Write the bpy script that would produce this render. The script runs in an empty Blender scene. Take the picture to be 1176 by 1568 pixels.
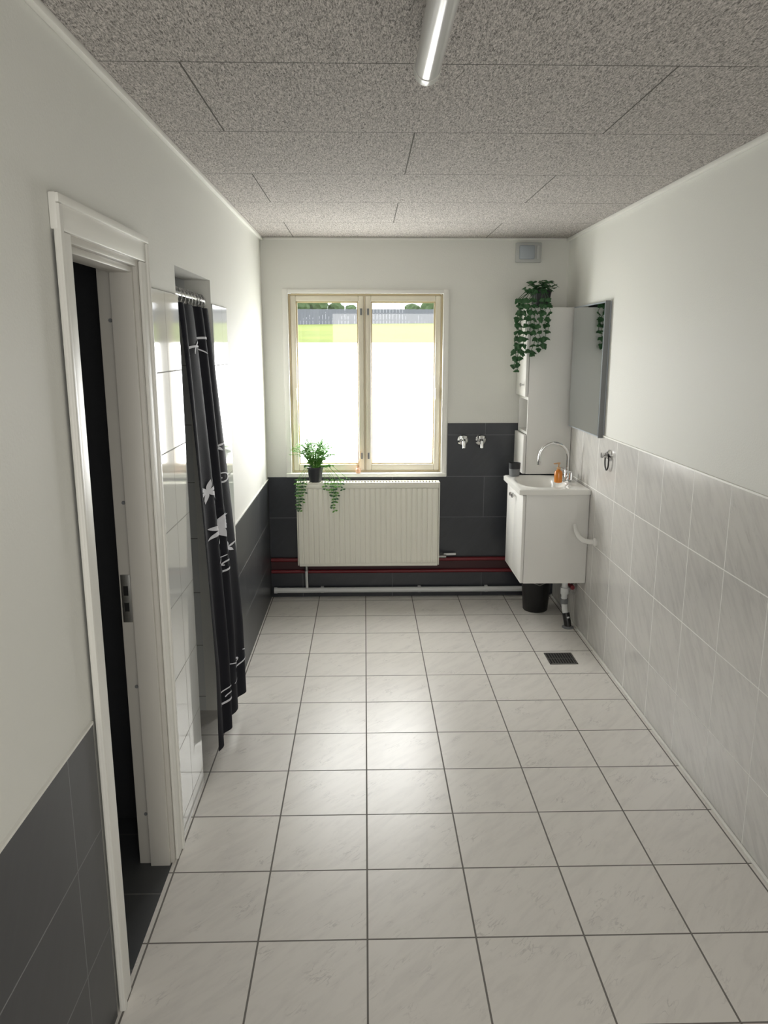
import bpy, bmesh, math, random
from mathutils import Vector, Matrix
random.seed(4)
PI=math.pi
def s(r,g,b):
    f=lambda c:(c/255/12.92) if c/255<=0.04045 else ((c/255+0.055)/1.055)**2.4
    return (f(r),f(g),f(b),1)

# ---------------- materials ----------------
def newmat(name):
    m=bpy.data.materials.new(name); m.use_nodes=True
    nt=m.node_tree; b=nt.nodes['Principled BSDF']
    return m,nt,b
def plain(name,col,rough=0.5,metal=0.0,bump=0,bscale=100,spec=0.5,var=0.0):
    m,nt,b=newmat(name)
    b.inputs['Base Color'].default_value=col; b.inputs['Roughness'].default_value=rough
    b.inputs['Metallic'].default_value=metal; b.inputs['Specular IOR Level'].default_value=spec
    g=nt.nodes.new('ShaderNodeNewGeometry')
    n=nt.nodes.new('ShaderNodeTexNoise'); n.inputs['Scale'].default_value=bscale; n.inputs['Detail'].default_value=3
    nt.links.new(g.outputs['Position'],n.inputs['Vector'])
    if bump:
        bp=nt.nodes.new('ShaderNodeBump'); bp.inputs['Strength'].default_value=bump; bp.inputs['Distance'].default_value=0.002
        nt.links.new(n.outputs['Fac'],bp.inputs['Height']); nt.links.new(bp.outputs['Normal'],b.inputs['Normal'])
    if var:
        r=nt.nodes.new('ShaderNodeMapRange'); r.inputs[3].default_value=1-var; r.inputs[4].default_value=1+var
        nt.links.new(n.outputs['Fac'],r.inputs[0])
        x=nt.nodes.new('ShaderNodeVectorMath'); x.operation='SCALE'; x.inputs[0].default_value=col[:3]
        nt.links.new(r.outputs[0],x.inputs['Scale']); nt.links.new(x.outputs[0],b.inputs['Base Color'])
    return m
def tile(name,axes,off,w,h,col,grout,rough,mort=0.003,offset=0.0,streak=0.0,scol=None,bump=0.4,spec=0.5,vein=0.0,vcol=None):
    m,nt,b=newmat(name)
    L=nt.links.new
    g=nt.nodes.new('ShaderNodeNewGeometry'); sp=nt.nodes.new('ShaderNodeSeparateXYZ'); L(g.outputs['Position'],sp.inputs[0])
    cb=nt.nodes.new('ShaderNodeCombineXYZ')
    for i in (0,1):
        a=nt.nodes.new('ShaderNodeMath'); a.operation='ADD'; a.inputs[1].default_value=off[i]
        L(sp.outputs[axes[i]],a.inputs[0]); L(a.outputs[0],cb.inputs[i])
    br=nt.nodes.new('ShaderNodeTexBrick'); br.offset=offset; br.offset_frequency=2; br.squash=1
    br.inputs['Scale'].default_value=1; br.inputs['Mortar Size'].default_value=mort; br.inputs['Mortar Smooth'].default_value=0.1
    br.inputs['Brick Width'].default_value=w; br.inputs['Row Height'].default_value=h; br.inputs['Bias'].default_value=0
    L(cb.outputs[0],br.inputs['Vector'])
    mx=nt.nodes.new('ShaderNodeMix'); mx.data_type='RGBA'
    mx.inputs[6].default_value=col; mx.inputs[7].default_value=scol or col
    base=mx.outputs[2]
    if streak:
        # random offset per tile so the veining breaks at joints
        br.inputs['Color1'].default_value=(0,0,0,1); br.inputs['Color2'].default_value=(1,1,1,1)
        sc=nt.nodes.new('ShaderNodeVectorMath'); sc.operation='MULTIPLY_ADD'; sc.inputs[1].default_value=(7,5,0)
        L(br.outputs['Color'],sc.inputs[0]); L(cb.outputs[0],sc.inputs[2])
        mp0=nt.nodes.new('ShaderNodeMapping'); mp0.inputs['Rotation'].default_value=(0,0,0.75); L(sc.outputs[0],mp0.inputs[0])
        mp=nt.nodes.new('ShaderNodeMapping'); mp.inputs['Scale'].default_value=(26,5,1); L(mp0.outputs[0],mp.inputs[0])
        n=nt.nodes.new('ShaderNodeTexNoise'); n.inputs['Scale'].default_value=1.0; n.inputs['Detail'].default_value=6; n.inputs['Roughness'].default_value=0.65; n.inputs['Distortion'].default_value=0.6
        L(mp.outputs[0],n.inputs['Vector'])
        r=nt.nodes.new('ShaderNodeMapRange'); r.inputs[1].default_value=0.45; r.inputs[2].default_value=0.72; r.inputs[4].default_value=streak
        L(n.outputs['Fac'],r.inputs[0]); L(r.outputs[0],mx.inputs[0])
        if vein:
            mp2=nt.nodes.new('ShaderNodeMapping'); mp2.inputs['Scale'].default_value=(44,10,1); mp2.inputs['Location'].default_value=(3,9,0); L(mp0.outputs[0],mp2.inputs[0])
            n2=nt.nodes.new('ShaderNodeTexNoise'); n2.inputs['Scale'].default_value=1.0; n2.inputs['Detail'].default_value=4; n2.inputs['Distortion'].default_value=0.4; L(mp2.outputs[0],n2.inputs['Vector'])
            sb=nt.nodes.new('ShaderNodeMath'); sb.operation='SUBTRACT'; sb.inputs[1].default_value=0.5; L(n2.outputs['Fac'],sb.inputs[0])
            ab=nt.nodes.new('ShaderNodeMath'); ab.operation='ABSOLUTE'; L(sb.outputs[0],ab.inputs[0])
            r2=nt.nodes.new('ShaderNodeMapRange'); r2.inputs[1].default_value=0.0; r2.inputs[2].default_value=0.025; r2.inputs[3].default_value=vein; r2.inputs[4].default_value=0; L(ab.outputs[0],r2.inputs[0])
            n3=nt.nodes.new('ShaderNodeTexNoise'); n3.inputs['Scale'].default_value=9.0; L(sc.outputs[0],n3.inputs['Vector'])
            r3=nt.nodes.new('ShaderNodeMapRange'); r3.inputs[1].default_value=0.52; r3.inputs[2].default_value=0.66; L(n3.outputs['Fac'],r3.inputs[0])
            ml=nt.nodes.new('ShaderNodeMath'); ml.operation='MULTIPLY'; L(r2.outputs[0],ml.inputs[0]); L(r3.outputs[0],ml.inputs[1])
            mv=nt.nodes.new('ShaderNodeMix'); mv.data_type='RGBA'; L(ml.outputs[0],mv.inputs[0]); L(mx.outputs[2],mv.inputs[6]); mv.inputs[7].default_value=vcol
            base=mv.outputs[2]
    else: mx.inputs[0].default_value=0
    m2=nt.nodes.new('ShaderNodeMix'); m2.data_type='RGBA'; L(br.outputs['Fac'],m2.inputs[0]); L(base,m2.inputs[6]); m2.inputs[7].default_value=grout
    L(m2.outputs[2],b.inputs['Base Color'])
    rr=nt.nodes.new('ShaderNodeMapRange'); rr.inputs[3].default_value=rough; rr.inputs[4].default_value=0.8
    L(br.outputs['Fac'],rr.inputs[0]); L(rr.outputs[0],b.inputs['Roughness'])
    inv=nt.nodes.new('ShaderNodeMath'); inv.operation='MULTIPLY'; inv.inputs[1].default_value=-1; L(br.outputs['Fac'],inv.inputs[0])
    bp=nt.nodes.new('ShaderNodeBump'); bp.inputs['Strength'].default_value=bump; bp.inputs['Distance'].default_value=0.002
    L(inv.outputs[0],bp.inputs['Height']); L(bp.outputs['Normal'],b.inputs['Normal'])
    b.inputs['Specular IOR Level'].default_value=spec
    return m

M={}
M['paint']=plain('wall_paint',s(229,229,223),0.65,bump=0.35,bscale=160)
M['white']=plain('white_lacquer',s(234,233,229),0.35,var=0.01)
M['jamb']=plain('shaded_door_frame_paint',s(206,203,196),0.4)  # white paint greyed: shade of the side away from the window put into colour
M['trimw']=plain('trim_white',s(238,237,231),0.4)
M['cream']=plain('cream_window_paint',s(228,221,203),0.4,var=0.03,bscale=20)
M['tan']=plain('tan_bead',s(200,184,152),0.5,var=0.08,bscale=30)
M['rad']=plain('radiator_enamel',s(240,238,226),0.4)
M['dark_l']=tile('dark_tile_left',('Y','Z'),(0.3,0.01),0.6,0.27,s(56,58,62),s(130,132,132),0.36,0.0018,0.0,0.5,s(66,68,72))
M['dark_b']=tile('dark_tile_back',('X','Z'),(0.12+0.6,0.0),0.6,0.272,s(50,53,59),s(108,110,114),0.28,0.002,0.5,0.5,s(60,63,69))
M['gloss']=tile('white_gloss_tile',('Y','Z'),(0.06,0.18),0.2,0.25,s(226,228,226),s(150,150,146),0.06,0.002,bump=0.8,spec=0.8)
M['rtile']=tile('marble_wall_tile',('Y','Z'),(-3.518+6.16,0.045),0.308,0.3075,s(214,212,208),s(240,239,235),0.22,0.0022,0.0,0.75,s(192,190,188),vein=0.35,vcol=s(165,163,161))
M['floor']=tile('marble_floor_tile',('X','Y'),(3.1,-1.896+3.0),0.31,0.30,s(226,222,216),s(116,112,107),0.32,0.0028,0.0,0.6,s(207,203,198),vein=0.42,vcol=s(156,152,149))
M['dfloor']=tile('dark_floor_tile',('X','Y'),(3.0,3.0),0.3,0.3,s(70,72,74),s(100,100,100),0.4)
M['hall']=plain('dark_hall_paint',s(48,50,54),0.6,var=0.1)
M['chrome']=plain('chrome',s(215,215,215),0.12,1.0)
M['steel']=plain('brushed_steel',s(150,150,148),0.35,1.0)
M['black']=plain('black_plastic',s(16,16,18),0.4)
M['gray']=plain('gray_plastic',s(120,122,124),0.5)
M['lgray']=plain('light_gray_plastic',s(170,178,186),0.4)
M['vgray']=plain('vent_gray_plastic',s(190,192,190),0.5)
M['pipe']=plain('white_pipe',s(220,222,222),0.35)
M['red']=plain('red_pipe',s(112,26,36),0.4)
M['maroon']=plain('maroon_board',s(60,20,26),0.5)
M['ceram']=plain('white_ceramic',s(240,239,234),0.12)
M['pot']=plain('dark_pot',s(38,40,44),0.4)
M['leaf']=plain('ivy_leaf',s(50,92,54),0.5,var=0.5,bscale=25)
M['fern']=plain('fern_leaf',s(96,152,62),0.5,var=0.4,bscale=25)
M['soil']=plain('soil',s(50,38,28),0.9,bump=1)
M['orange']=plain('orange_soap',s(206,124,44),0.15)
M['pink']=plain('diffuser_liquid',s(214,168,140),0.2)
M['reed']=plain('reed_wood',s(200,160,120),0.7)
M['curt']=plain('black_curtain_fabric',s(16,17,27),0.75,bump=0.3,bscale=400,spec=0.25)
M['flour']=plain('curtain_print',s(220,221,228),0.7)
M['liner']=plain('bin_liner',s(190,190,196),0.4)
M['tube']=plain('lamp_diffuser',s(200,200,198),0.22,spec=0.8)
M['cap']=plain('lamp_cap',s(205,205,200),0.3)
M['grass']=plain('grass',s(116,130,48),0.9,var=0.4,bscale=0.5)
M['fence']=plain('fence_wood',s(98,101,112),0.8,var=0.1,bscale=3)
M['tree']=plain('tree_foliage',s(60,80,46),0.9,var=0.5,bscale=1.2)
M['mirrorm']=plain('mirror_glass',s(205,210,210),0.02,1.0)
# clear glass
m,nt,b=newmat('clear_glass'); nt.nodes.remove(b)
out=nt.nodes['Material Output']; t=nt.nodes.new('ShaderNodeBsdfTransparent'); g=nt.nodes.new('ShaderNodeBsdfGlossy'); g.inputs['Roughness'].default_value=0.02
x=nt.nodes.new('ShaderNodeMixShader'); x.inputs[0].default_value=0.05
nt.links.new(t.outputs[0],x.inputs[1]); nt.links.new(g.outputs[0],x.inputs[2]); nt.links.new(x.outputs[0],out.inputs[0]); M['glass']=m
# frosted film; daylight behind it is put in as emission
m,nt,b=newmat('emissive_frosted_film'); b.inputs['Base Color'].default_value=(0.8,0.8,0.8,1); b.inputs['Roughness'].default_value=0.5
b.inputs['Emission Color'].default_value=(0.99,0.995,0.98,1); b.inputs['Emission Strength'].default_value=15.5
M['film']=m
# ceiling wood wool
m,nt,b=newmat('wood_wool_ceiling'); L=nt.links.new
g=nt.nodes.new('ShaderNodeNewGeometry')
ad=nt.nodes.new('ShaderNodeVectorMath'); ad.operation='ADD'; ad.inputs[1].default_value=(-0.16+11.8,4.0,0); L(g.outputs['Position'],ad.inputs[0])
br=nt.nodes.new('ShaderNodeTexBrick'); br.offset=0.5; br.offset_frequency=2
br.inputs['Scale'].default_value=1; br.inputs['Mortar Size'].default_value=0.0025; br.inputs['Brick Width'].default_value=1.18; br.inputs['Row Height'].default_value=0.6; br.inputs['Mortar Smooth'].default_value=0.2
L(ad.outputs[0],br.inputs['Vector'])
ns=[]
for rot in (0.5,2.0):
    mp=nt.nodes.new('ShaderNodeMapping'); mp.inputs['Rotation'].default_value=(0,0,rot); mp.inputs['Scale'].default_value=(260,60,70); L(g.outputs['Position'],mp.inputs[0])
    n=nt.nodes.new('ShaderNodeTexNoise'); n.inputs['Scale'].default_value=1; n.inputs['Detail'].default_value=2; n.inputs['Distortion'].default_value=1.5
    L(mp.outputs[0],n.inputs['Vector']); ns.append(n)
mxx=nt.nodes.new('ShaderNodeMath'); mxx.operation='ADD'; L(ns[0].outputs['Fac'],mxx.inputs[0]); L(ns[1].outputs['Fac'],mxx.inputs[1])
cr=nt.nodes.new('ShaderNodeValToRGB'); cr.color_ramp.elements[0].position=0.37; cr.color_ramp.elements[0].color=s(98,94,90)
cr.color_ramp.elements[1].position=0.61; cr.color_ramp.elements[1].color=s(214,208,203)
hf=nt.nodes.new('ShaderNodeMath'); hf.operation='MULTIPLY'; hf.inputs[1].default_value=0.5; L(mxx.outputs[0],hf.inputs[0]); L(hf.outputs[0],cr.inputs[0])
m2=nt.nodes.new('ShaderNodeMix'); m2.data_type='RGBA'; L(br.outputs['Fac'],m2.inputs[0]); L(cr.outputs[0],m2.inputs[6]); m2.inputs[7].default_value=s(88,85,80)
L(m2.outputs[2],b.inputs['Base Color']); b.inputs['Roughness'].default_value=0.95
bp=nt.nodes.new('ShaderNodeBump'); bp.inputs['Strength'].default_value=0.3; bp.inputs['Distance'].default_value=0.003; L(hf.outputs[0],bp.inputs['Height']); L(bp.outputs['Normal'],b.inputs['Normal'])
M['ceil']=m

# ---------------- mesh builder ----------------
class MB:
    def __init__(s_): s_.v=[]; s_.f=[]; s_.m=[]; s_.mats=[]
    def mi(s_,k):
        if k not in s_.mats: s_.mats.append(k)
        return s_.mats.index(k)
    def add(s_,vs,fs,k):
        o=len(s_.v); s_.v+= [tuple(v) for v in vs]; i=s_.mi(k)
        for f in fs: s_.f.append([o+a for a in f]); s_.m.append(i)
    def box(s_,a,b,k,bev=0.0):
        x0,y0,z0=[min(a[i],b[i]) for i in range(3)]; x1,y1,z1=[max(a[i],b[i]) for i in range(3)]
        if bev>0:
            bm=bmesh.new(); bmesh.ops.create_cube(bm,size=1)
            for v in bm.verts: v.co=Vector(((x0+x1)/2+v.co.x*(x1-x0),(y0+y1)/2+v.co.y*(y1-y0),(z0+z1)/2+v.co.z*(z1-z0)))
            bmesh.ops.bevel(bm,geom=bm.edges[:],offset=bev,segments=2,affect='EDGES',profile=0.5)
            bm.verts.index_update()
            s_.add([v.co[:] for v in bm.verts],[[v.index for v in f.verts] for f in bm.faces],k); bm.free(); return
        vs=[(x0,y0,z0),(x1,y0,z0),(x1,y1,z0),(x0,y1,z0),(x0,y0,z1),(x1,y0,z1),(x1,y1,z1),(x0,y1,z1)]
        s_.add(vs,[(0,3,2,1),(4,5,6,7),(0,1,5,4),(1,2,6,5),(2,3,7,6),(3,0,4,7)],k)
    def tube(s_,pts,r,k,n=12,closed=False):
        pts=[Vector(p) for p in pts]; N=len(pts); rs=r if isinstance(r,(list,tuple)) else [r]*N
        vs=[];up=None
        for i,p in enumerate(pts):
            d=(pts[min(i+1,N-1)]-pts[max(i-1,0)]) if not closed else (pts[(i+1)%N]-pts[i-1])
            d.normalize()
            if up is None: up=Vector((0,0,1)) if abs(d.z)<0.9 else Vector((1,0,0))
            u=(up-d*up.dot(d)).normalized(); w=d.cross(u); up=u
            for j in range(n):
                a=2*PI*j/n; vs.append(p+(u*math.cos(a)+w*math.sin(a))*rs[i])
        fs=[]
        R=N if closed else N-1
        for i in range(R):
            for j in range(n):
                i2=(i+1)%N
                fs.append((i*n+j,i*n+(j+1)%n,i2*n+(j+1)%n,i2*n+j))
        if not closed:
            fs.append(tuple(range(n))[::-1]); fs.append(tuple((N-1)*n+j for j in range(n)))
        s_.add(vs,fs,k)
    def lathe(s_,c,prof,k,n=28,axis='Z',sx=1,sy=1):
        vs=[];c=Vector(c)
        for r,h in prof:
            for j in range(n):
                a=2*PI*j/n; x,y=r*math.cos(a)*sx,r*math.sin(a)*sy
                v=Vector((x,y,h)) if axis=='Z' else (Vector((h,x,y)) if axis=='X' else Vector((x,h,y)))
                vs.append(c+v)
        fs=[]
        for i in range(len(prof)-1):
            for j in range(n): fs.append((i*n+j,i*n+(j+1)%n,(i+1)*n+(j+1)%n,(i+1)*n+j))
        fs.append(tuple(range(n))[::-1]); fs.append(tuple((len(prof)-1)*n+j for j in range(n)))
        s_.add(vs,fs,k)
    def build(s_,name,smooth=True,fixn=True):
        me=bpy.data.meshes.new(name); me.from_pydata(s_.v,[],s_.f)
        for k in s_.mats: me.materials.append(M[k])
        me.polygons.foreach_set('material_index',s_.m); me.update()
        if fixn:
            bm=bmesh.new(); bm.from_mesh(me); bmesh.ops.recalc_face_normals(bm,faces=bm.faces[:]); bm.to_mesh(me); bm.free()
        if smooth:
            me.polygons.foreach_set('use_smooth',[True]*len(me.polygons)); me.set_sharp_from_angle(angle=math.radians(35))
        o=bpy.data.objects.new(name,me); bpy.context.scene.collection.objects.link(o); return o

XL,XR,YB,ZC=-0.635,1.27,4.99,2.30
T=0.105; YR=-1.3
DY0,DY1,DZ=1.73,2.27,1.89
SY0,SY1,SZ=2.72,3.33,1.915
# ---------------- shell ----------------
b=MB(); b.box((XL,YR,-0.1),(XR,YB,0),'floor'); b.build('floor',False)
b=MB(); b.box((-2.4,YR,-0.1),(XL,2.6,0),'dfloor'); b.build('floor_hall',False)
b=MB(); b.box((-1.7,2.6,-0.1),(XL,3.45,-0.0),'floor'); b.build('floor_shower',False)
b=MB(); b.box((-2.4,YR,ZC),(1.41,YB+0.3,ZC+0.1),'ceil'); b.build('ceiling',False)
# left wall
b=MB()
b.box((XL-T,YR,0),(XL,DY0,ZC),'paint')
b.box((XL-T,DY0,DZ),(XL,DY1,ZC),'paint')
b.box((XL-T,DY1,0),(XL,SY0,ZC),'paint')
b.box((XL-T,SY0,SZ),(XL,SY1,ZC),'paint')
b.box((XL-T,SY1,0),(XL,YB,ZC),'paint')
b.box((XL,YR,0.0),(XL+0.005,1.655,0.80),'dark_l')
b.box((XL,YR,0.80),(XL+0.007,1.655,0.806),'trimw')
b.box((XL,3.66,0.0),(XL+0.005,YB,0.80),'dark_l')
b.box((XL,3.66,0.80),(XL+0.007,YB,0.806),'trimw')
b.box((XL,2.345,0.0),(XL+0.006,SY0,1.82),'gloss')
b.box((XL,SY1,0.0),(XL+0.006,3.66,1.82),'gloss')
b.build('wall_left',False)
# right wall
b=MB(); b.box((XR,YR,0),(XR+0.14,YB,ZC),'paint')
b.box((XR-0.006,YR,0.0),(XR,YB,1.18),'rtile'); b.box((XR-0.008,YR,1.18),(XR,YB,1.187),'trimw')
b.build('wall_right',False)
# back wall
WX0,WX1,WZ0,WZ1=-0.505,0.525,0.83,1.99
b=MB()
b.box((XL-0.14,YB,0),(WX0,YB+0.3,ZC),'paint'); b.box((WX1,YB,0),(XR+0.14,YB+0.3,ZC),'paint')
b.box((WX0,YB,0),(WX1,YB+0.3,WZ0),'paint'); b.box((WX0,YB,WZ1),(WX1,YB+0.3,ZC),'paint')
b.box((XL,YB-0.006,0),(WX1+0.01,YB,0.815),'dark_b')
b.box((WX1+0.01,YB-0.006,0),(XR-0.006,YB,1.165),'dark_b')
b.box((WX1+0.01,YB-0.008,1.165),(XR-0.008,YB,1.17),'trimw')
b.build('wall_back',False)
b=MB(); b.box((-2.4,YR-0.14,0),(XR+0.14,YR,ZC),'paint'); b.build('wall_rear',False)
# hall + shower partitions
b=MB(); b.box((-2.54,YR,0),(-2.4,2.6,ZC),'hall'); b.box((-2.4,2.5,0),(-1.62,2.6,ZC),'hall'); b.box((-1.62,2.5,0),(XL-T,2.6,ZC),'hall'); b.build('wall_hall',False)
b=MB()
b.box((-1.7,2.6,0),(XL-T,SY0,ZC),'gloss'); b.box((-1.7,SY1,0),(XL-T,SY1+0.12,ZC),'gloss'); b.box((-1.8,2.6,0),(-1.7,SY1+0.12,ZC),'gloss')
b.build('wall_shower',False)
# cornice trims
for nm,x0,x1 in (('trim_1',XL,XL+0.018),('trim_2',XR-0.018,XR)):
    b=MB(); b.box((x0,YR,ZC-0.018),(x1,YB,ZC),'trimw',0.003); b.build(nm)
b=MB(); b.box((XL+0.018,YB-0.012,ZC-0.014),(XR-0.018,YB,ZC),'trimw',0.003); b.build('trim_3')
b=MB(); b.box((XR-0.018,YR,0),(XR-0.007,YB-0.01,0.010),'trimw',0.003); b.build('baseboard_right')

# ---------------- door ----------------
b=MB()
cw=0.072; ct=0.016; X0=XL+0.0065; zh=DZ-0.008
for (y0,y1) in ((DY0-cw+0.008,DY0+0.008),(DY1-0.008,DY1+cw-0.008)):
    b.box((X0,y0,0),(XL+ct,y1,zh-0.0008),'trimw',0.003)
    yo0,yo1=(y0+0.001,y0+0.02) if y0<2 else (y1-0.02,y1-0.001)
    b.box((X0,yo0,0),(XL+ct+0.006,yo1,zh+cw-0.021),'trimw',0.003)
b.box((XL+0.0005,DY0-cw+0.008,zh),(XL+ct,DY1+cw-0.008,zh+cw),'trimw',0.003)
b.box((XL+0.001,DY0-cw+0.009,zh+cw-0.02),(XL+ct+0.006,DY1+cw-0.009,zh+cw-0.001),'trimw',0.003)
# jambs with wide stop and rebate
for (y0,y1,sa,sb) in ((DY0,DY0+0.025,DY0+0.025,DY0+0.04),(DY1-0.025,DY1,DY1-0.04,DY1-0.025)):
    b.box((XL-T,y0,0),(XL+0.0065,y1,DZ),'jamb',0.002)
    b.box((XL-0.066,sa,0),(XL-0.004,sb,DZ-0.0255),'jamb',0.002)
b.box((XL-T,DY0+0.025,DZ-0.025),(XL+0.0065,DY1-0.025,DZ),'jamb',0.002)
b.box((XL-0.066,DY0+0.04,DZ-0.042),(XL-0.004,DY1-0.04,DZ-0.025),'jamb',0.002)
# strike plate + screw caps on far jamb
yj=DY1-0.025; 
b.box((XL-0.100,yj-0.002,0.83),(XL-0.072,yj+0.001,0.98),'steel',0.0005)
b.box((XL-0.093,yj-0.003,0.865),(XL-0.079,yj+0.001,0.892),'black'); b.box((XL-0.093,yj-0.003,0.915),(XL-0.079,yj+0.001,0.945),'black')
for z in (0.18,0.62,1.20,1.72):
    b.lathe((XL-0.075,yj,z),[(0.005,-0.003),(0.006,0.001)],'gray',12,'Y')
# leaf, opened into the hall
b.box((-1.30,DY0+0.005,0.01),(XL-T-0.01,DY0+0.045,DZ-0.04),'white',0.003)
b.tube([(-1.24,DY0+0.04,0.95),(-1.24,DY0+0.09,0.95),(-1.13,DY0+0.095,0.95)],0.009,'steel',10)
for z in (0.3,1.6): b.tube([(XL-T-0.005,DY0+0.05,z-0.05),(XL-T-0.005,DY0+0.05,z+0.05)],0.007,'steel',10)
b.build('door_1')

# ---------------- window ----------------
b=MB()
c=0.03
b.box((WX0-0.005,YB-0.014,WZ0-0.01),(WX0+c,YB+0.03,WZ1+0.005),'trimw',0.003)
b.box((WX1-c,YB-0.014,WZ0-0.01),(WX1+0.005,YB+0.03,WZ1+0.005),'trimw',0.003)
b.box((WX0+c,YB-0.013,WZ1-c+0.01),(WX1-c,YB+0.03,WZ1+0.005),'trimw',0.003)
b.box((WX0-0.005,YB-0.03,WZ0-0.012),(WX1+0.005,YB+0.05,WZ0+0.012),'trimw',0.004)
fx0,fx1,fz0,fz1=WX0+c,WX1-c,WZ0+0.012,WZ1-c+0.01
def frame(x0,x1,z0,z1,w,y0,y1,k,bev=0.004,wb=None):
    wb=wb or w
    b.box((x0,y0,z0),(x0+w,y1,z1),k,bev); b.box((x1-w,y0,z0),(x1,y1,z1),k,bev)
    b.box((x0+w,y0+0.0005,z1-w),(x1-w,y1,z1),k,bev); b.box((x0+w,y0+0.0005,z0),(x1-w,y1,z0+wb),k,bev)
frame(fx0,fx1,fz0,fz1,0.012,YB+0.02,YB+0.12,'tan')
xm=(fx0+fx1)/2-0.008
b.box((xm-0.022,YB+0.03,fz0+0.01),(xm+0.022,YB+0.12,fz1-0.01),'cream',0.003)
for (x0,x1) in ((fx0+0.012,xm-0.006),(xm+0.006,fx1-0.012)):
    frame(x0,x1,fz0+0.012,fz1-0.012,0.034,YB+0.022,YB+0.075,'cream',0.005,0.04)
    frame(x0+0.034,x1-0.034,fz0+0.052,fz1-0.046,0.008,YB+0.036,YB+0.07,'tan',0.002)
    gx0,gx1,gz0,gz1=x0+0.04,x1-0.04,fz0+0.056,fz1-0.052
    b.box((gx0,YB+0.060,gz0),(gx1,YB+0.064,gz1),'glass')
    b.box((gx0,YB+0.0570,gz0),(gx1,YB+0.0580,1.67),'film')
b.box((xm-0.0015,YB+0.0215,fz0+0.015),(xm+0.0015,YB+0.024,fz1-0.015),'tan')
for z in (1.86,0.95):
    for d in (-0.022,0.022):
        b.box((xm+d-0.006,YB+0.008,z-0.02),(xm+d+0.006,YB+0.024,z+0.02),'gray',0.002)
for z in (1.35,):
    b.box((fx1-0.042,YB+0.006,z-0.035),(fx1-0.03,YB+0.024,z+0.035),'cream',0.003)
    b.box((fx0+0.03,YB+0.006,z-0.035),(fx0+0.042,YB+0.024,z+0.035),'cream',0.003)
b.build('window_1')

# ---------------- radiator ----------------
b=MB()
rx0,rx1,rz0,rz1,ry0,ry1=-0.44,0.48,0.245,0.795,4.86,4.945
nr=27; vs=[];fs=[]
xs=[]
p=(rx1-rx0-0.02)/nr
for i in range(nr):
    x=rx0+0.01+i*p
    xs+= [(x,0.0),(x+p*0.62,0.0),(x+p*0.72,0.005),(x+p*0.90,0.005)]
xs.append((rx1-0.01,0.0))
zs=[(rz0+0.02,0.002),(rz0+0.03,1),(rz1-0.045,1),(rz1-0.035,0.002)]
for z,k in zs:
    for x,d in xs: vs.append((x,ry0+0.002+d*(k if k==1 else 0),z))
n=len(xs)
for j in range(3):
    for i in range(n-1): fs.append((j*n+i,j*n+i+1,(j+1)*n+i+1,(j+1)*n+i))
b.add(vs,fs,'rad')
b.box((rx0+0.01,ry0+0.002,rz0),(rx1-0.01,ry0+0.014,rz0+0.02),'rad',0.004)
b.box((rx0+0.01,ry0+0.002,rz1-0.035),(rx1-0.01,ry0+0.014,rz1-0.002),'rad',0.004)
b.box((rx0+0.008,ry0+0.02,rz0+0.01),(rx1-0.008,ry1,rz1-0.015),'rad')
b.box((rx0,ry0+0.004,rz0+0.005),(rx0+0.008,ry1,rz1),'rad',0.003); b.box((rx1-0.008,ry0+0.004,rz0+0.005),(rx1,ry1,rz1),'rad',0.003)
b.box((rx0,ry0,rz1-0.004),(rx1,ry0+0.012,rz1+0.004),'rad',0.003); b.box((rx0,ry1-0.012,rz1-0.004),(rx1,ry1,rz1+0.004),'rad',0.003)
for i in range(46):
    x=rx0+0.01+i*(rx1-rx0-0.03)/45
    b.box((x,ry0+0.01,rz1-0.006),(x+0.009,ry1-0.01,rz1+0.002),'rad')
for x in (rx0+0.12,rx1-0.12): b.box((x,ry1,rz0+0.1),(x+0.03,YB-0.007,rz1-0.1),'rad')
b.tube([(rx0+0.05,4.92,rz0+0.02),(rx0+0.05,4.92,0.17),(rx0+0.05,4.94,0.075)],0.009,'pipe')
b.tube([(rx0+0.05,4.92,0.20),(rx0+0.05,4.92,0.235)],0.014,'steel')
b.tube([(rx1-0.005,4.91,rz0+0.05),(rx1+0.05,4.91,rz0+0.05)],0.012,'steel')
b.tube([(rx1+0.04,4.91,rz0+0.05),(rx1+0.04,4.955,rz0+0.052),(rx1+0.12,4.962,rz0+0.052)],0.008,'pipe')
b.build('radiator')
# pipes
b=MB()
b.tube([(XL+0.03,4.955,0.055),(0.2,4.955,0.055),(1.2,4.955,0.055)],0.018,'pipe',14)
b.tube([(XL+0.026,4.955,0.055),(XL+0.045,4.955,0.055)],0.021,'pipe',14)
for x in (-0.3,0.35,0.8): b.box((x,4.955,0.035),(x+0.02,YB-0.007,0.075),'pipe')
b.build('heating_pipe')
b=MB()
b.box((XL+0.008,4.976,0.165),(1.25,4.983,0.275),'maroon')
for z in (0.262,0.182):
    b.tube([(XL+0.01,4.965,z),(0.2,4.965,z),(1.25,4.965,z)],0.012,'red',12)
b.build('red_water_pipe')

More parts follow.
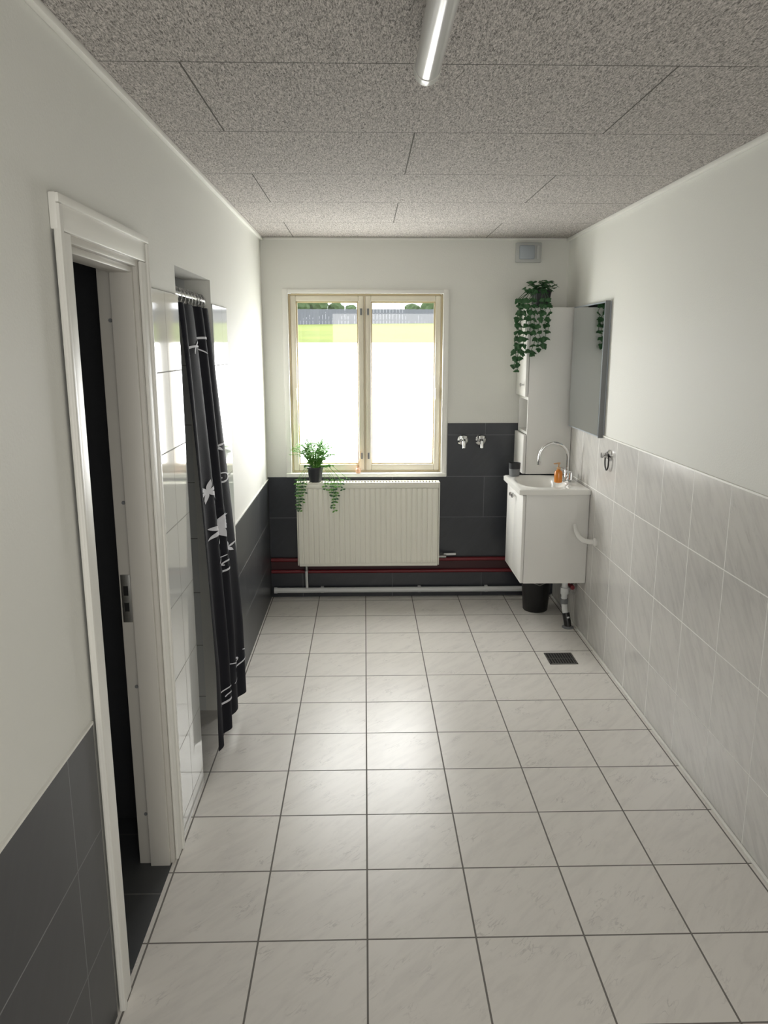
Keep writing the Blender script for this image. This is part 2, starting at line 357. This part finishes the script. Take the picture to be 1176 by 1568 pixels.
# ---------------- vent, taps ----------------
b=MB()
b.box((0.935,4.962,2.155),(1.095,YB,2.272),'vgray',0.006)
b.box((0.955,4.950,2.172),(1.05,4.964,2.255),'lgray',0.008)
b.box((1.062,4.956,2.172),(1.085,4.964,2.255),'vgray',0.003)
b.build('ventilation_valve')
for x in (0.634,0.749):
    b=MB()
    b.lathe((x,YB-0.006,1.055),[(0.034,0),(0.034,-0.006),(0.024,-0.014),(0.016,-0.016),(0.016,-0.045)][::1],'chrome',24,'Y')
    b.tube([(x,4.94,1.055),(x,4.92,1.05),(x,4.912,1.01)],[0.013,0.013,0.010],'chrome')
    b.lathe((x,4.935,1.075),[(0.010,-0.012),(0.025,-0.004),(0.025,0.012),(0.014,0.018)],'chrome',16)
    b.build('wall_tap')

# ---------------- tall cabinet ----------------
b=MB()
cx0,cx1,cy0,cy1,cz0,cz1=0.97,1.262,4.70,4.982,0.876,1.875
b.box((cx0+0.02,cy0,cz0),(cx1,cy0+0.016,cz1),'white',0.002)
b.box((cx0+0.02,cy1-0.016,cz0),(cx1,cy1,cz1),'white',0.002)
b.box((cx0+0.02,cy0+0.016,cz1-0.016),(cx1,cy1-0.016,cz1),'white'); b.box((cx0+0.02,cy0+0.016,cz0),(cx1,cy1-0.016,cz0+0.016),'white')
b.box((cx1-0.008,cy0+0.016,cz0+0.016),(cx1,cy1-0.016,cz1-0.016),'white')
b.box((cx0+0.02,cy0+0.016,1.33),(cx1-0.008,cy1-0.016,1.346),'white')
b.box((cx0+0.02,cy0+0.016,1.12),(cx1-0.008,cy1-0.016,1.136),'white')
b.box((cx0,cy0+0.001,1.35),(cx0+0.018,cy1-0.001,cz1-0.002),'white',0.003)
b.box((cx0,cy0+0.001,cz0+0.002),(cx0+0.018,cy1-0.001,1.118),'white',0.003)
b.lathe((cx0,cy0+0.04,1.42),[(0.006,0),(0.006,-0.012),(0.012,-0.02),(0.012,-0.026)],'chrome',14,'X')
b.build('tall_bathroom_cabinet')

# ---------------- mirror ----------------
b=MB()
b.box((1.238,4.07,1.175),(XR-0.0005,4.675,1.875),'lgray',0.002)
b.box((1.2355,4.078,1.183),(1.2385,4.667,1.867),'mirrorm')
b.box((1.237,4.068,1.172),(1.262,4.0705,1.878),'gray')
b.build('wall_mirror')

# ---------------- vanity ----------------
b=MB()
vx0,vx1,vy0,vy1,vz0,vz1=0.885,1.262,4.235,4.715,0.316,0.835
b.box((vx0+0.018,vy0,vz0),(vx1,vy0+0.016,vz1),'white',0.002); b.box((vx0+0.018,vy1-0.016,vz0),(vx1,vy1,vz1),'white',0.002)
b.box((vx0+0.018,vy0+0.016,vz0),(vx1,vy1-0.016,vz0+0.016),'white')
b.box((vx1-0.012,vy0+0.016,vz0+0.016),(vx1,vy1-0.016,vz1),'white')
mid=(vy0+vy1)/2
b.box((vx0,vy0+0.001,vz0+0.002),(vx0+0.017,mid-0.002,vz1-0.004),'white',0.003)
b.box((vx0,mid+0.002,vz0+0.002),(vx0+0.017,vy1-0.001,vz1-0.004),'white',0.003)
for y in (mid-0.03,mid+0.03): b.lathe((vx0,y,0.79),[(0.006,0),(0.006,-0.012),(0.012,-0.018),(0.010,-0.026)],'chrome',14,'X')
# basin top heightfield
x0,x1,y0,y1,zt,zb=0.862,1.262,4.222,4.728,0.868,0.836
n=44; vs=[];fs=[]
def bh(x,y):
    u=(x-1.035)/0.135; w=(y-4.475)/0.195
    d=(abs(u)**2.6+abs(w)**2.6)**(1/2.6)
    t=max(0,min(1,(1.06-d)/0.45)); t=t*t*(3-2*t)
    e=min(x-x0,x1-x,y-y0,y1-y); r=0.006
    ed=0 if e>r else (1-e/r)**2*0.005
    rim=0.004*math.exp(-((d-1.12)/0.06)**2)
    return zt-0.1*t-ed+rim
for j in range(n+1):
    for i in range(n+1):
        x=x0+(x1-x0)*i/n; y=y0+(y1-y0)*j/n; vs.append((x,y,bh(x,y)))
for j in range(n):
    for i in range(n): a=j*(n+1)+i; fs.append((a,a+1,a+n+2,a+n+1))
b.add(vs,fs,'ceram')
rim=[(i,0) for i in range(n+1)]+[(n,j) for j in range(1,n+1)]+[(i,n) for i in range(n-1,-1,-1)]+[(0,j) for j in range(n-1,0,-1)]
top=[vs[j*(n+1)+i] for i,j in rim]; K=len(top)
b.add(top+[(p[0],p[1],zb) for p in top],[(i,(i+1)%K,K+(i+1)%K,K+i) for i in range(K)],'ceram')
b.box((x0+0.002,y0+0.002,zb),(x0+0.03,y1-0.002,zb+0.002),'ceram'); b.box((x0+0.002,y0+0.002,zb),(x1,y0+0.03,zb+0.002),'ceram')
b.lathe((1.035,4.475,zt-0.1),[(0.022,0.0),(0.022,0.003),(0.014,0.003)],'chrome',18)
b.build('vanity_sink',fixn=True)

# faucet
b=MB(); fx,fy,z0=1.19,4.475,0.869
b.lathe((fx,fy,z0),[(0.026,0),(0.026,0.008),(0.018,0.014),(0.018,0.05),(0.014,0.056)],'chrome',20)
pts=[(fx,fy,z0+0.05),(fx,fy,z0+0.14)]
for i in range(1,15):
    a=PI*i/14; pts.append((fx-0.085+0.085*math.cos(a),fy-0.005*i/14,z0+0.14+0.088*math.sin(a)))
pts.append((fx-0.170,fy-0.005,z0+0.115))
b.tube(pts,0.0085,'chrome',12)
b.lathe((fx-0.170,fy-0.005,z0+0.10),[(0.011,0),(0.011,0.02),(0.008,0.022)],'chrome',14)
for d in (-1,1):
    b.tube([(fx,fy,z0+0.03),(fx+0.01,fy+d*0.05,z0+0.035)],0.012,'chrome',12)
    b.tube([(fx+0.01,fy+d*0.05,z0+0.02),(fx+0.01,fy+d*0.05,z0+0.06)],[0.016,0.013],'chrome',14)
    b.tube([(fx+0.01,fy+d*0.05,z0+0.06),(fx-0.03,fy+d*0.062,z0+0.072)],0.006,'chrome',8)
b.build('gooseneck_faucet')
# soap
b=MB(); c0=(1.12,4.40,0.8745)
b.lathe(c0,[(0.016,0),(0.023,0.004),(0.024,0.055),(0.020,0.068),(0.010,0.075),(0.010,0.080)],'orange',24)
b.lathe(c0,[(0.012,0.080),(0.012,0.090),(0.004,0.092),(0.004,0.110),(0.009,0.111),(0.009,0.117)],'reed',18)
b.tube([(c0[0],c0[1],c0[2]+0.114),(c0[0]-0.03,c0[1],c0[2]+0.111)],0.004,'reed',8)
b.build('soap_dispenser')
# tumbler
b=MB(); b.lathe((0.915,4.665,0.8725),[(0.030,0),(0.034,0.045)],'gray',24); b.lathe((0.915,4.665,0.8725),[(0.0345,0.045),(0.036,0.08),(0.033,0.08),(0.031,0.05)],'pot',24)
b.build('bathroom_tumbler')
# towel hook on wall at vanity
b=MB()
b.lathe((XR-0.006,4.08,0.60),[(0.022,0),(0.022,-0.01),(0.014,-0.016)],'white',18,'X')
pts=[(XR-0.02,4.08,0.60),(XR-0.045,4.08,0.60),(XR-0.07,4.10,0.603),(XR-0.085,4.14,0.615),(XR-0.09,4.19,0.64),(XR-0.09,4.21,0.67)]
b.tube(pts,[0.014,0.014,0.014,0.014,0.013,0.011],'white',14)
b.build('towel_hook')
# robe hook on the right wall
b=MB()
b.lathe((XR-0.006,3.93,1.10),[(0.028,0),(0.028,-0.006),(0.018,-0.014),(0.01,-0.03),(0.014,-0.04),(0.014,-0.046)],'chrome',24,'X')
ring=[(XR-0.022,3.93+0.030*math.cos(a*2*PI/24),1.068+0.045*math.sin(a*2*PI/24)) for a in range(24)]
b.tube(ring,0.004,'black',8,closed=True)
b.build('robe_hook')
# drain pipes
b=MB()
b.tube([(1.19,4.40,0.315),(1.19,4.40,0.15),(1.195,4.39,0.10),(1.205,4.37,0.06),(1.21,4.36,0.001)],0.018,'pipe',14)
b.tube([(1.19,4.40,0.24),(1.19,4.40,0.20)],0.025,'pipe',14); b.tube([(1.19,4.40,0.17),(1.19,4.40,0.14)],0.024,'gray',14)
b.tube([(1.20,4.383,0.085),(1.208,4.365,0.03),(1.21,4.36,0.001)],0.022,'black',14)
b.lathe((1.21,4.36,0.0),[(0.035,0.001),(0.035,0.006),(0.024,0.012)],'gray',20)
b.tube([(1.235,4.43,0.315),(1.235,4.43,0.20),(1.262,4.43,0.19)],0.007,'chrome',10)
b.tube([(1.235,4.45,0.24),(1.235,4.39,0.24)],0.014,'red',10); b.tube([(1.235,4.44,0.27),(1.235,4.40,0.27)],0.012,'black',10)
b.build('sink_drain_pipe')
# bin
b=MB()
b.lathe((1.085,4.695,0.0),[(0.074,0.001),(0.078,0.006),(0.094,0.235),(0.098,0.24),(0.098,0.25),(0.090,0.25),(0.088,0.235),(0.073,0.012)],'black',32)
pr=[(0.0955,0.215),(0.100,0.219),(0.1005,0.255),(0.095,0.262),(0.086,0.255),(0.084,0.22)]
b.lathe((1.085,4.695,0.0),pr,'liner',32)
b.tube([(0.99,4.695,0.23)]+[(1.085-0.104*math.cos(a),4.695-0.104*math.sin(a),0.19+0.04*abs(math.cos(a))) for a in [PI*i/12 for i in range(1,12)]]+[(1.18,4.695,0.23)],0.003,'steel',6)
b.build('waste_bin')
# floor drain
b=MB()
dx0,dx1,dy0,dy1=0.975,1.125,3.815,3.965
b.box((dx0,dy0,0.0005),(dx1,dy1,0.002),'black')
b.box((dx0,dy0,0.001),(dx0+0.008,dy1,0.004),'steel'); b.box((dx1-0.008,dy0,0.001),(dx1,dy1,0.004),'steel')
b.box((dx0,dy0,0.001),(dx1,dy0+0.008,0.004),'steel'); b.box((dx0,dy1-0.008,0.001),(dx1,dy1,0.004),'steel')
for i in range(9):
    x=dx0+0.018+i*0.0142; b.box((x,dy0+0.008,0.001),(x+0.005,dy1-0.008,0.0035),'steel')
b.box((dx0,(dy0+dy1)/2-0.003,0.001),(dx1,(dy0+dy1)/2+0.003,0.0036),'steel')
b.build('floor_drain')

# ---------------- ceiling tube ----------------
b=MB(); tx,tz=0.14,2.238
prof=[(0.0,-0.012),(0.016,-0.010),(0.026,-0.004),(0.0295,0.004),(0.0295,0.035)]
b.lathe((tx,1.86,tz),[(r,-h) for r,h in prof],'cap',32,'Y')
b.tube([(tx,1.825,tz),(tx,1.0,tz),(tx,0.62,tz)],0.028,'tube',32)
b.lathe((tx,0.60,tz),prof[:1]+prof[1:],'cap',32,'Y')
for y in (0.85,1.6): b.box((tx-0.015,y,tz+0.02),(tx+0.015,y+0.05,ZC-0.0005),'cap',0.002)
b.build('ceiling_tube_lamp')

# ---------------- plants ----------------
def leaf(b,p,d,up,L_,W_,k,lobes=True):
    d=d.normalized(); sd=d.cross(up)
    if sd.length<1e-3: sd=d.cross(Vector((1,0,0)))
    sd.normalize(); nn=sd.cross(d)
    if lobes: pr=[(0,0),(-0.08,0.35),(0.18,0.55),(0.38,0.36),(0.62,0.30),(1,0)]
    else: pr=[(0,0),(0.25,0.4),(0.6,0.42),(1,0)]
    vs=[p+d*(a*L_)+sd*(w*W_)-nn*(abs(w)*W_*0.35+a*a*L_*0.15) for a,w in pr]
    vs+=[p+d*(a*L_)-sd*(w*W_)-nn*(abs(w)*W_*0.35+a*a*L_*0.15) for a,w in pr[1:-1]]
    vs.append(p+d*(0.5*L_)-nn*(0.04*L_))
    n=len(pr); c=len(vs)-1
    loop=list(range(n))+list(range(n+len(pr)-3,n-1,-1))
    b.add(vs,[(loop[i],loop[(i+1)%len(loop)],c) for i in range(len(loop))],k)
def rv(a=1): return Vector((random.uniform(-a,a),random.uniform(-a,a),random.uniform(-a,a)))
# ivy on cabinet
b=MB(); pc=Vector((1.065,4.80,1.876))
b.lathe(pc,[(0.045,0),(0.048,0.003),(0.060,0.09),(0.064,0.09),(0.064,0.102),(0.056,0.102),(0.054,0.085)],'pot',28)
b.lathe(pc,[(0.053,0.08),(0.053,0.086)],'soil',20)
for i in range(60):
    a=random.uniform(0,2*PI); r=random.uniform(0.0,0.09); p=pc+Vector((r*math.cos(a)-0.01,r*math.sin(a)*0.9,0.115+random.uniform(-0.02,0.045)))
    leaf(b,p,Vector((math.cos(a),math.sin(a),random.uniform(-0.6,0.4))),Vector((0,0,1))+rv(0.5),random.uniform(0.03,0.042),random.uniform(0.03,0.04),'leaf')
vines=[(0.925,4.68,1.51),(0.915,4.72,1.58),(0.945,4.665,1.62),(0.965,4.665,1.70),(1.00,4.665,1.61),(1.035,4.665,1.64),(1.065,4.665,1.66),(0.935,4.76,1.64),(0.985,4.67,1.74),(1.085,4.67,1.74),(0.905,4.70,1.54)]
for (x,y,zend) in vines:
    pts=[pc+Vector((random.uniform(-0.03,0.03),random.uniform(-0.03,0.03),0.09))]
    edge=Vector((x,y,1.92)); 
    pts.append((pts[0]+edge)/2+Vector((0,0,0.035))); pts.append(edge)
    z=1.89
    while z>zend:
        pts.append(Vector((x+random.uniform(-0.012,0.012),y+random.uniform(-0.012,0.004),z))); z-=0.038
    pts.append(Vector((x-0.01 if x<1 else x,y,zend)))
    b.tube(pts,0.0018,'leaf',5)
    for q in pts[1:]:
        for _ in range(2 if random.random()<0.55 else 1):
            d=Vector((random.uniform(-1,1),random.uniform(-1,-0.1),random.uniform(-1.1,-0.1)))
            leaf(b,q+rv(0.004),d,Vector((0,-0.7,0.6))+rv(0.4),random.uniform(0.028,0.042),random.uniform(0.026,0.04),'leaf')
b.build('potted_ivy',smooth=False,fixn=False)
# fern on radiator
b=MB(); pc=Vector((-0.318,4.90,0.800))
b.lathe(pc,[(0.036,0),(0.038,0.003),(0.05,0.085),(0.053,0.085),(0.053,0.096),(0.046,0.096),(0.045,0.08)],'pot',28)
b.lathe(pc,[(0.044,0.08),(0.044,0.086)],'soil',20)
for i in range(130):
    a=random.uniform(0,2*PI); R=random.uniform(0.02,0.135); H=random.uniform(0.10,0.19)*(1.12-R*2.2)
    p0=pc+Vector((0.02*math.cos(a),0.02*math.sin(a),0.085)); pts=[]
    for j in range(7):
        t=j/6; pts.append(p0+Vector((R*t*math.cos(a),min(R*t*math.sin(a),0.06),H*1.6*(t-0.55*t*t)*1.3)))
    b.tube(pts,0.0012,'fern',4)
    for j in range(1,7):
        d=(pts[j]-pts[j-1]).normalized()
        for sg in (-1,1):
            sd=d.cross(Vector((0,0,1))).normalized()*sg
            leaf(b,pts[j],sd+d*0.7+rv(0.25),Vector((0,0,1)),0.024,0.011,'fern',False)
for (x,y,ze) in [(-0.43,4.845,0.63),(-0.42,4.84,0.60),(-0.405,4.845,0.66),(-0.385,4.845,0.72),(-0.20,4.84,0.61),(-0.185,4.845,0.66),(-0.215,4.845,0.70),(-0.15,4.84,0.74),(-0.25,4.845,0.75),(-0.16,4.88,0.80),(-0.11,4.88,0.83)]:
    p0=pc+Vector((0,0,0.095)); e=Vector((x,y,0.82)); pts=[p0,(p0+e)/2+Vector((0,0,0.05)),e]; z=0.80
    while z>ze: pts.append(Vector((x+random.uniform(-0.008,0.008),y,z))); z-=0.02
    b.tube(pts,0.0013,'fern',4)
    for q in pts[1:]:
        for sg in (-1,1):
            leaf(b,q,Vector((sg,random.uniform(-0.5,0),random.uniform(-0.6,0.3))),Vector((0,-0.8,0.5)),0.02,0.013,'leaf' if random.random()<0.5 else 'fern',False)
b.build('potted_fern',smooth=False,fixn=False)
# reed diffuser
b=MB(); pc=Vector((-0.045,4.975,0.8425))
b.lathe(pc,[(0.014,0),(0.016,0.003),(0.016,0.026),(0.008,0.034),(0.008,0.042)],'pink',20)
for d in (-0.03,-0.012,0.006,0.02): b.tube([pc+Vector((0,0,0.02)),pc+Vector((d,-0.004+d*0.2,0.145))],0.0016,'reed',5)
b.build('reed_diffuser')

# ---------------- shower curtain ----------------
ZT,ZB_=1.80,0.085
def cpos(a,z,off=0.0):
    t=(ZT-z)/(ZT-ZB_)
    y0=2.80+0.0*t; y1=3.328+0.062*min(1,t*1.5)
    y=y0+(y1-y0)*a
    base=-0.650+0.066*min(1,t*1.25)**0.8
    amp=0.010+0.004*t
    x=base+amp*math.sin(a*2*PI*3.5+0.5*math.sin(2.4*t))+0.004*math.sin(a*31+4*t)+0.012*a*min(1,t*2)
    return Vector((x+off,y,z))
b=MB(); na,nz=150,60; vs=[];fs=[]
for j in range(nz+1):
    for i in range(na+1): vs.append(cpos(i/na,ZB_+(ZT-ZB_)*j/nz))
for j in range(nz):
    for i in range(na): q=j*(na+1)+i; fs.append((q,q+1,q+na+2,q+na+1))
b.add(vs,fs,'curt')
W=0.6
def flour(pts2,w0):
    n=len(pts2); vs=[];fs=[]
    for i,(u,z) in enumerate(pts2):
        du=pts2[min(i+1,n-1)][0]-pts2[max(i-1,0)][0]; dz=pts2[min(i+1,n-1)][1]-pts2[max(i-1,0)][1]; l=math.hypot(du,dz) or 1
        w=w0*(1-0.6*abs(2*i/(n-1)-1)); nx,nz_=-dz/l*w*1.9,du/l*w*0.8
        for sg in (1,-1):
            vs.append(cpos(min(1,max(0,(u+sg*nx)/W)),max(ZB_,z+sg*nz_),0.0025))
    for i in range(n-1): fs.append((2*i,2*i+1,2*i+3,2*i+2))
    b.add(vs,fs,'flour')
def spiral(u,z,r,turns,ph,w=0.007,dirn=1):
    pts=[]
    for i in range(60):
        t=i/59; rr=r*(1-t*0.90); a=ph+dirn*t*turns*2*PI; pts.append((u+1.9*rr*math.cos(a),max(ZB_,z+0.55*rr*math.sin(a))))
    flour(pts,w)
def petal(u,z,ang,l,w):
    n=13; ca,sa=math.cos(ang),math.sin(ang); vs=[];fs=[]
    for i in range(n):
        t=i/(n-1); ww=w*math.sin(PI*t**0.8)
        for q in (1,0.33,-0.33,-1):
            du=l*t*ca-q*ww*sa; dz=l*t*sa+q*ww*ca
            vs.append(cpos(min(1,max(0,(u+2.4*du)/W)),z+0.7*dz,0.0028))
    for i in range(n-1):
        for q in (0,1,2): fs.append((4*i+q,4*i+q+1,4*i+4+q+1,4*i+4+q))
    b.add(vs,fs,'flour')
def flower(u,z,n_,l,a0=0.3,span=2*PI):
    for k in range(n_): petal(u,z,a0+k*span/n_,l,l*0.15)
flower(0.16,1.10,6,0.065); flower(0.30,0.93,8,0.085); flower(0.46,1.24,5,0.04); flower(0.46,0.80,5,0.045)
spiral(0.14,1.60,0.13,0.5,0.3,0.006,1); spiral(0.42,1.64,0.13,0.55,3.4,0.006,-1)
spiral(0.34,0.76,0.07,1.35,1.5,0.006,1); spiral(0.18,0.24,0.07,1.35,0.5,0.006,1); spiral(0.46,0.27,0.07,1.35,1.0,0.006,-1); spiral(0.48,1.10,0.05,1.2,2.5,0.005,-1)
flour([(0.20+0.08*math.sin(t*3),0.80+t*0.28) for t in [i/40 for i in range(41)]],0.004)
flour([(0.34+0.10*math.sin(t*4),0.22+t*0.12) for t in [i/40 for i in range(41)]],0.004)
# rod and rings
b.tube([(-0.675,SY0+0.006,1.835),(-0.675,3.0,1.835),(-0.675,SY1-0.006,1.835)],0.010,'chrome',14)
for y in (SY0+0.008,SY1-0.008): b.tube([(-0.675,y-0.006,1.835),(-0.675,y+0.006,1.835)],0.02,'chrome',16)
for i in range(9):
    y=2.81+i*0.058
    b.tube([(-0.670+0.022*math.cos(k*2*PI/14),y,1.826+0.030*math.sin(k*2*PI/14)) for k in range(14)],0.0022,'chrome',6,closed=True)
b.build('shower_curtain',fixn=False)

# ---------------- exterior ----------------
b=MB()
prof=[(5.35,-0.25),(12,0.1),(25,1.25),(38,2.2),(50,3.0),(70,3.3)]
vs=[];fs=[]
for y,z in prof:
    for i in range(9): vs.append((-40+i*10,y,z+0.1*math.sin(i*1.7+y)))
for j in range(len(prof)-1):
    for i in range(8): q=j*9+i; fs.append((q,q+1,q+10,q+9))
b.add(vs,fs,'grass'); b.build('ground_grass')
b=MB()
for i in range(150):
    x=-15+i*0.2; b.box((x,49.8,2.8),(x+0.195,49.83,3.90+0.006*math.sin(i*3.3)),'fence')
b.box((-15,49.84,3.2),(15,49.88,3.28),'fence'); b.box((-15,49.84,3.6),(15,49.88,3.68),'fence')
b.build('garden_fence')
b=MB()
for (x,y,z,r) in ((-4.5,54,4.2,0.8),(-3.3,55,4.4,0.8),(-2,56,4.1,0.6),(-0.9,54,4.0,0.4),(3.5,58,4.1,0.6),(5,57,4.2,1.0)):
    bm=bmesh.new(); bmesh.ops.create_icosphere(bm,subdivisions=3,radius=r)
    for v in bm.verts: v.co=v.co*(1+random.uniform(-0.13,0.13))+Vector((x,y,z))
    bm.verts.index_update(); b.add([v.co[:] for v in bm.verts],[[v.index for v in f.verts] for f in bm.faces],'tree'); bm.free()
    b.tube([(x,y,2.9),(x,y,z)],0.15,'tree',8)
b.build('garden_tree',smooth=False)

# ---------------- light ----------------
w=bpy.data.worlds.new('World'); bpy.context.scene.world=w; w.use_nodes=True
bg=w.node_tree.nodes['Background']; bg.inputs[0].default_value=(0.95,0.97,1.0,1); bg.inputs[1].default_value=4.0
ld=bpy.data.lights.new('rear_fill_light','AREA'); ld.shape='RECTANGLE'; ld.size=1.5; ld.size_y=1.4; ld.energy=25; ld.color=(1.0,0.98,0.94)  # added soft fill lamp; the rear wall has no window
lo=bpy.data.objects.new('rear_fill_light',ld); lo.location=(0.3,YR+0.03,1.4); lo.rotation_euler=(math.radians(90),0,0); bpy.context.scene.collection.objects.link(lo)

# ---------------- camera ----------------
cd=bpy.data.cameras.new('Camera'); co=bpy.data.objects.new('Camera',cd); bpy.context.scene.collection.objects.link(co)
cd.sensor_fit='VERTICAL'; cd.sensor_height=36; cd.lens=36*1450/1920; cd.clip_start=0.02; cd.clip_end=300
co.location=(0,0,1.65); co.rotation_euler=(math.radians(90-12.11),0,math.radians(-1.42))
bpy.context.scene.camera=co
vs_=bpy.context.scene.view_settings; vs_.view_transform='Standard'; vs_.look='None'; vs_.exposure=0
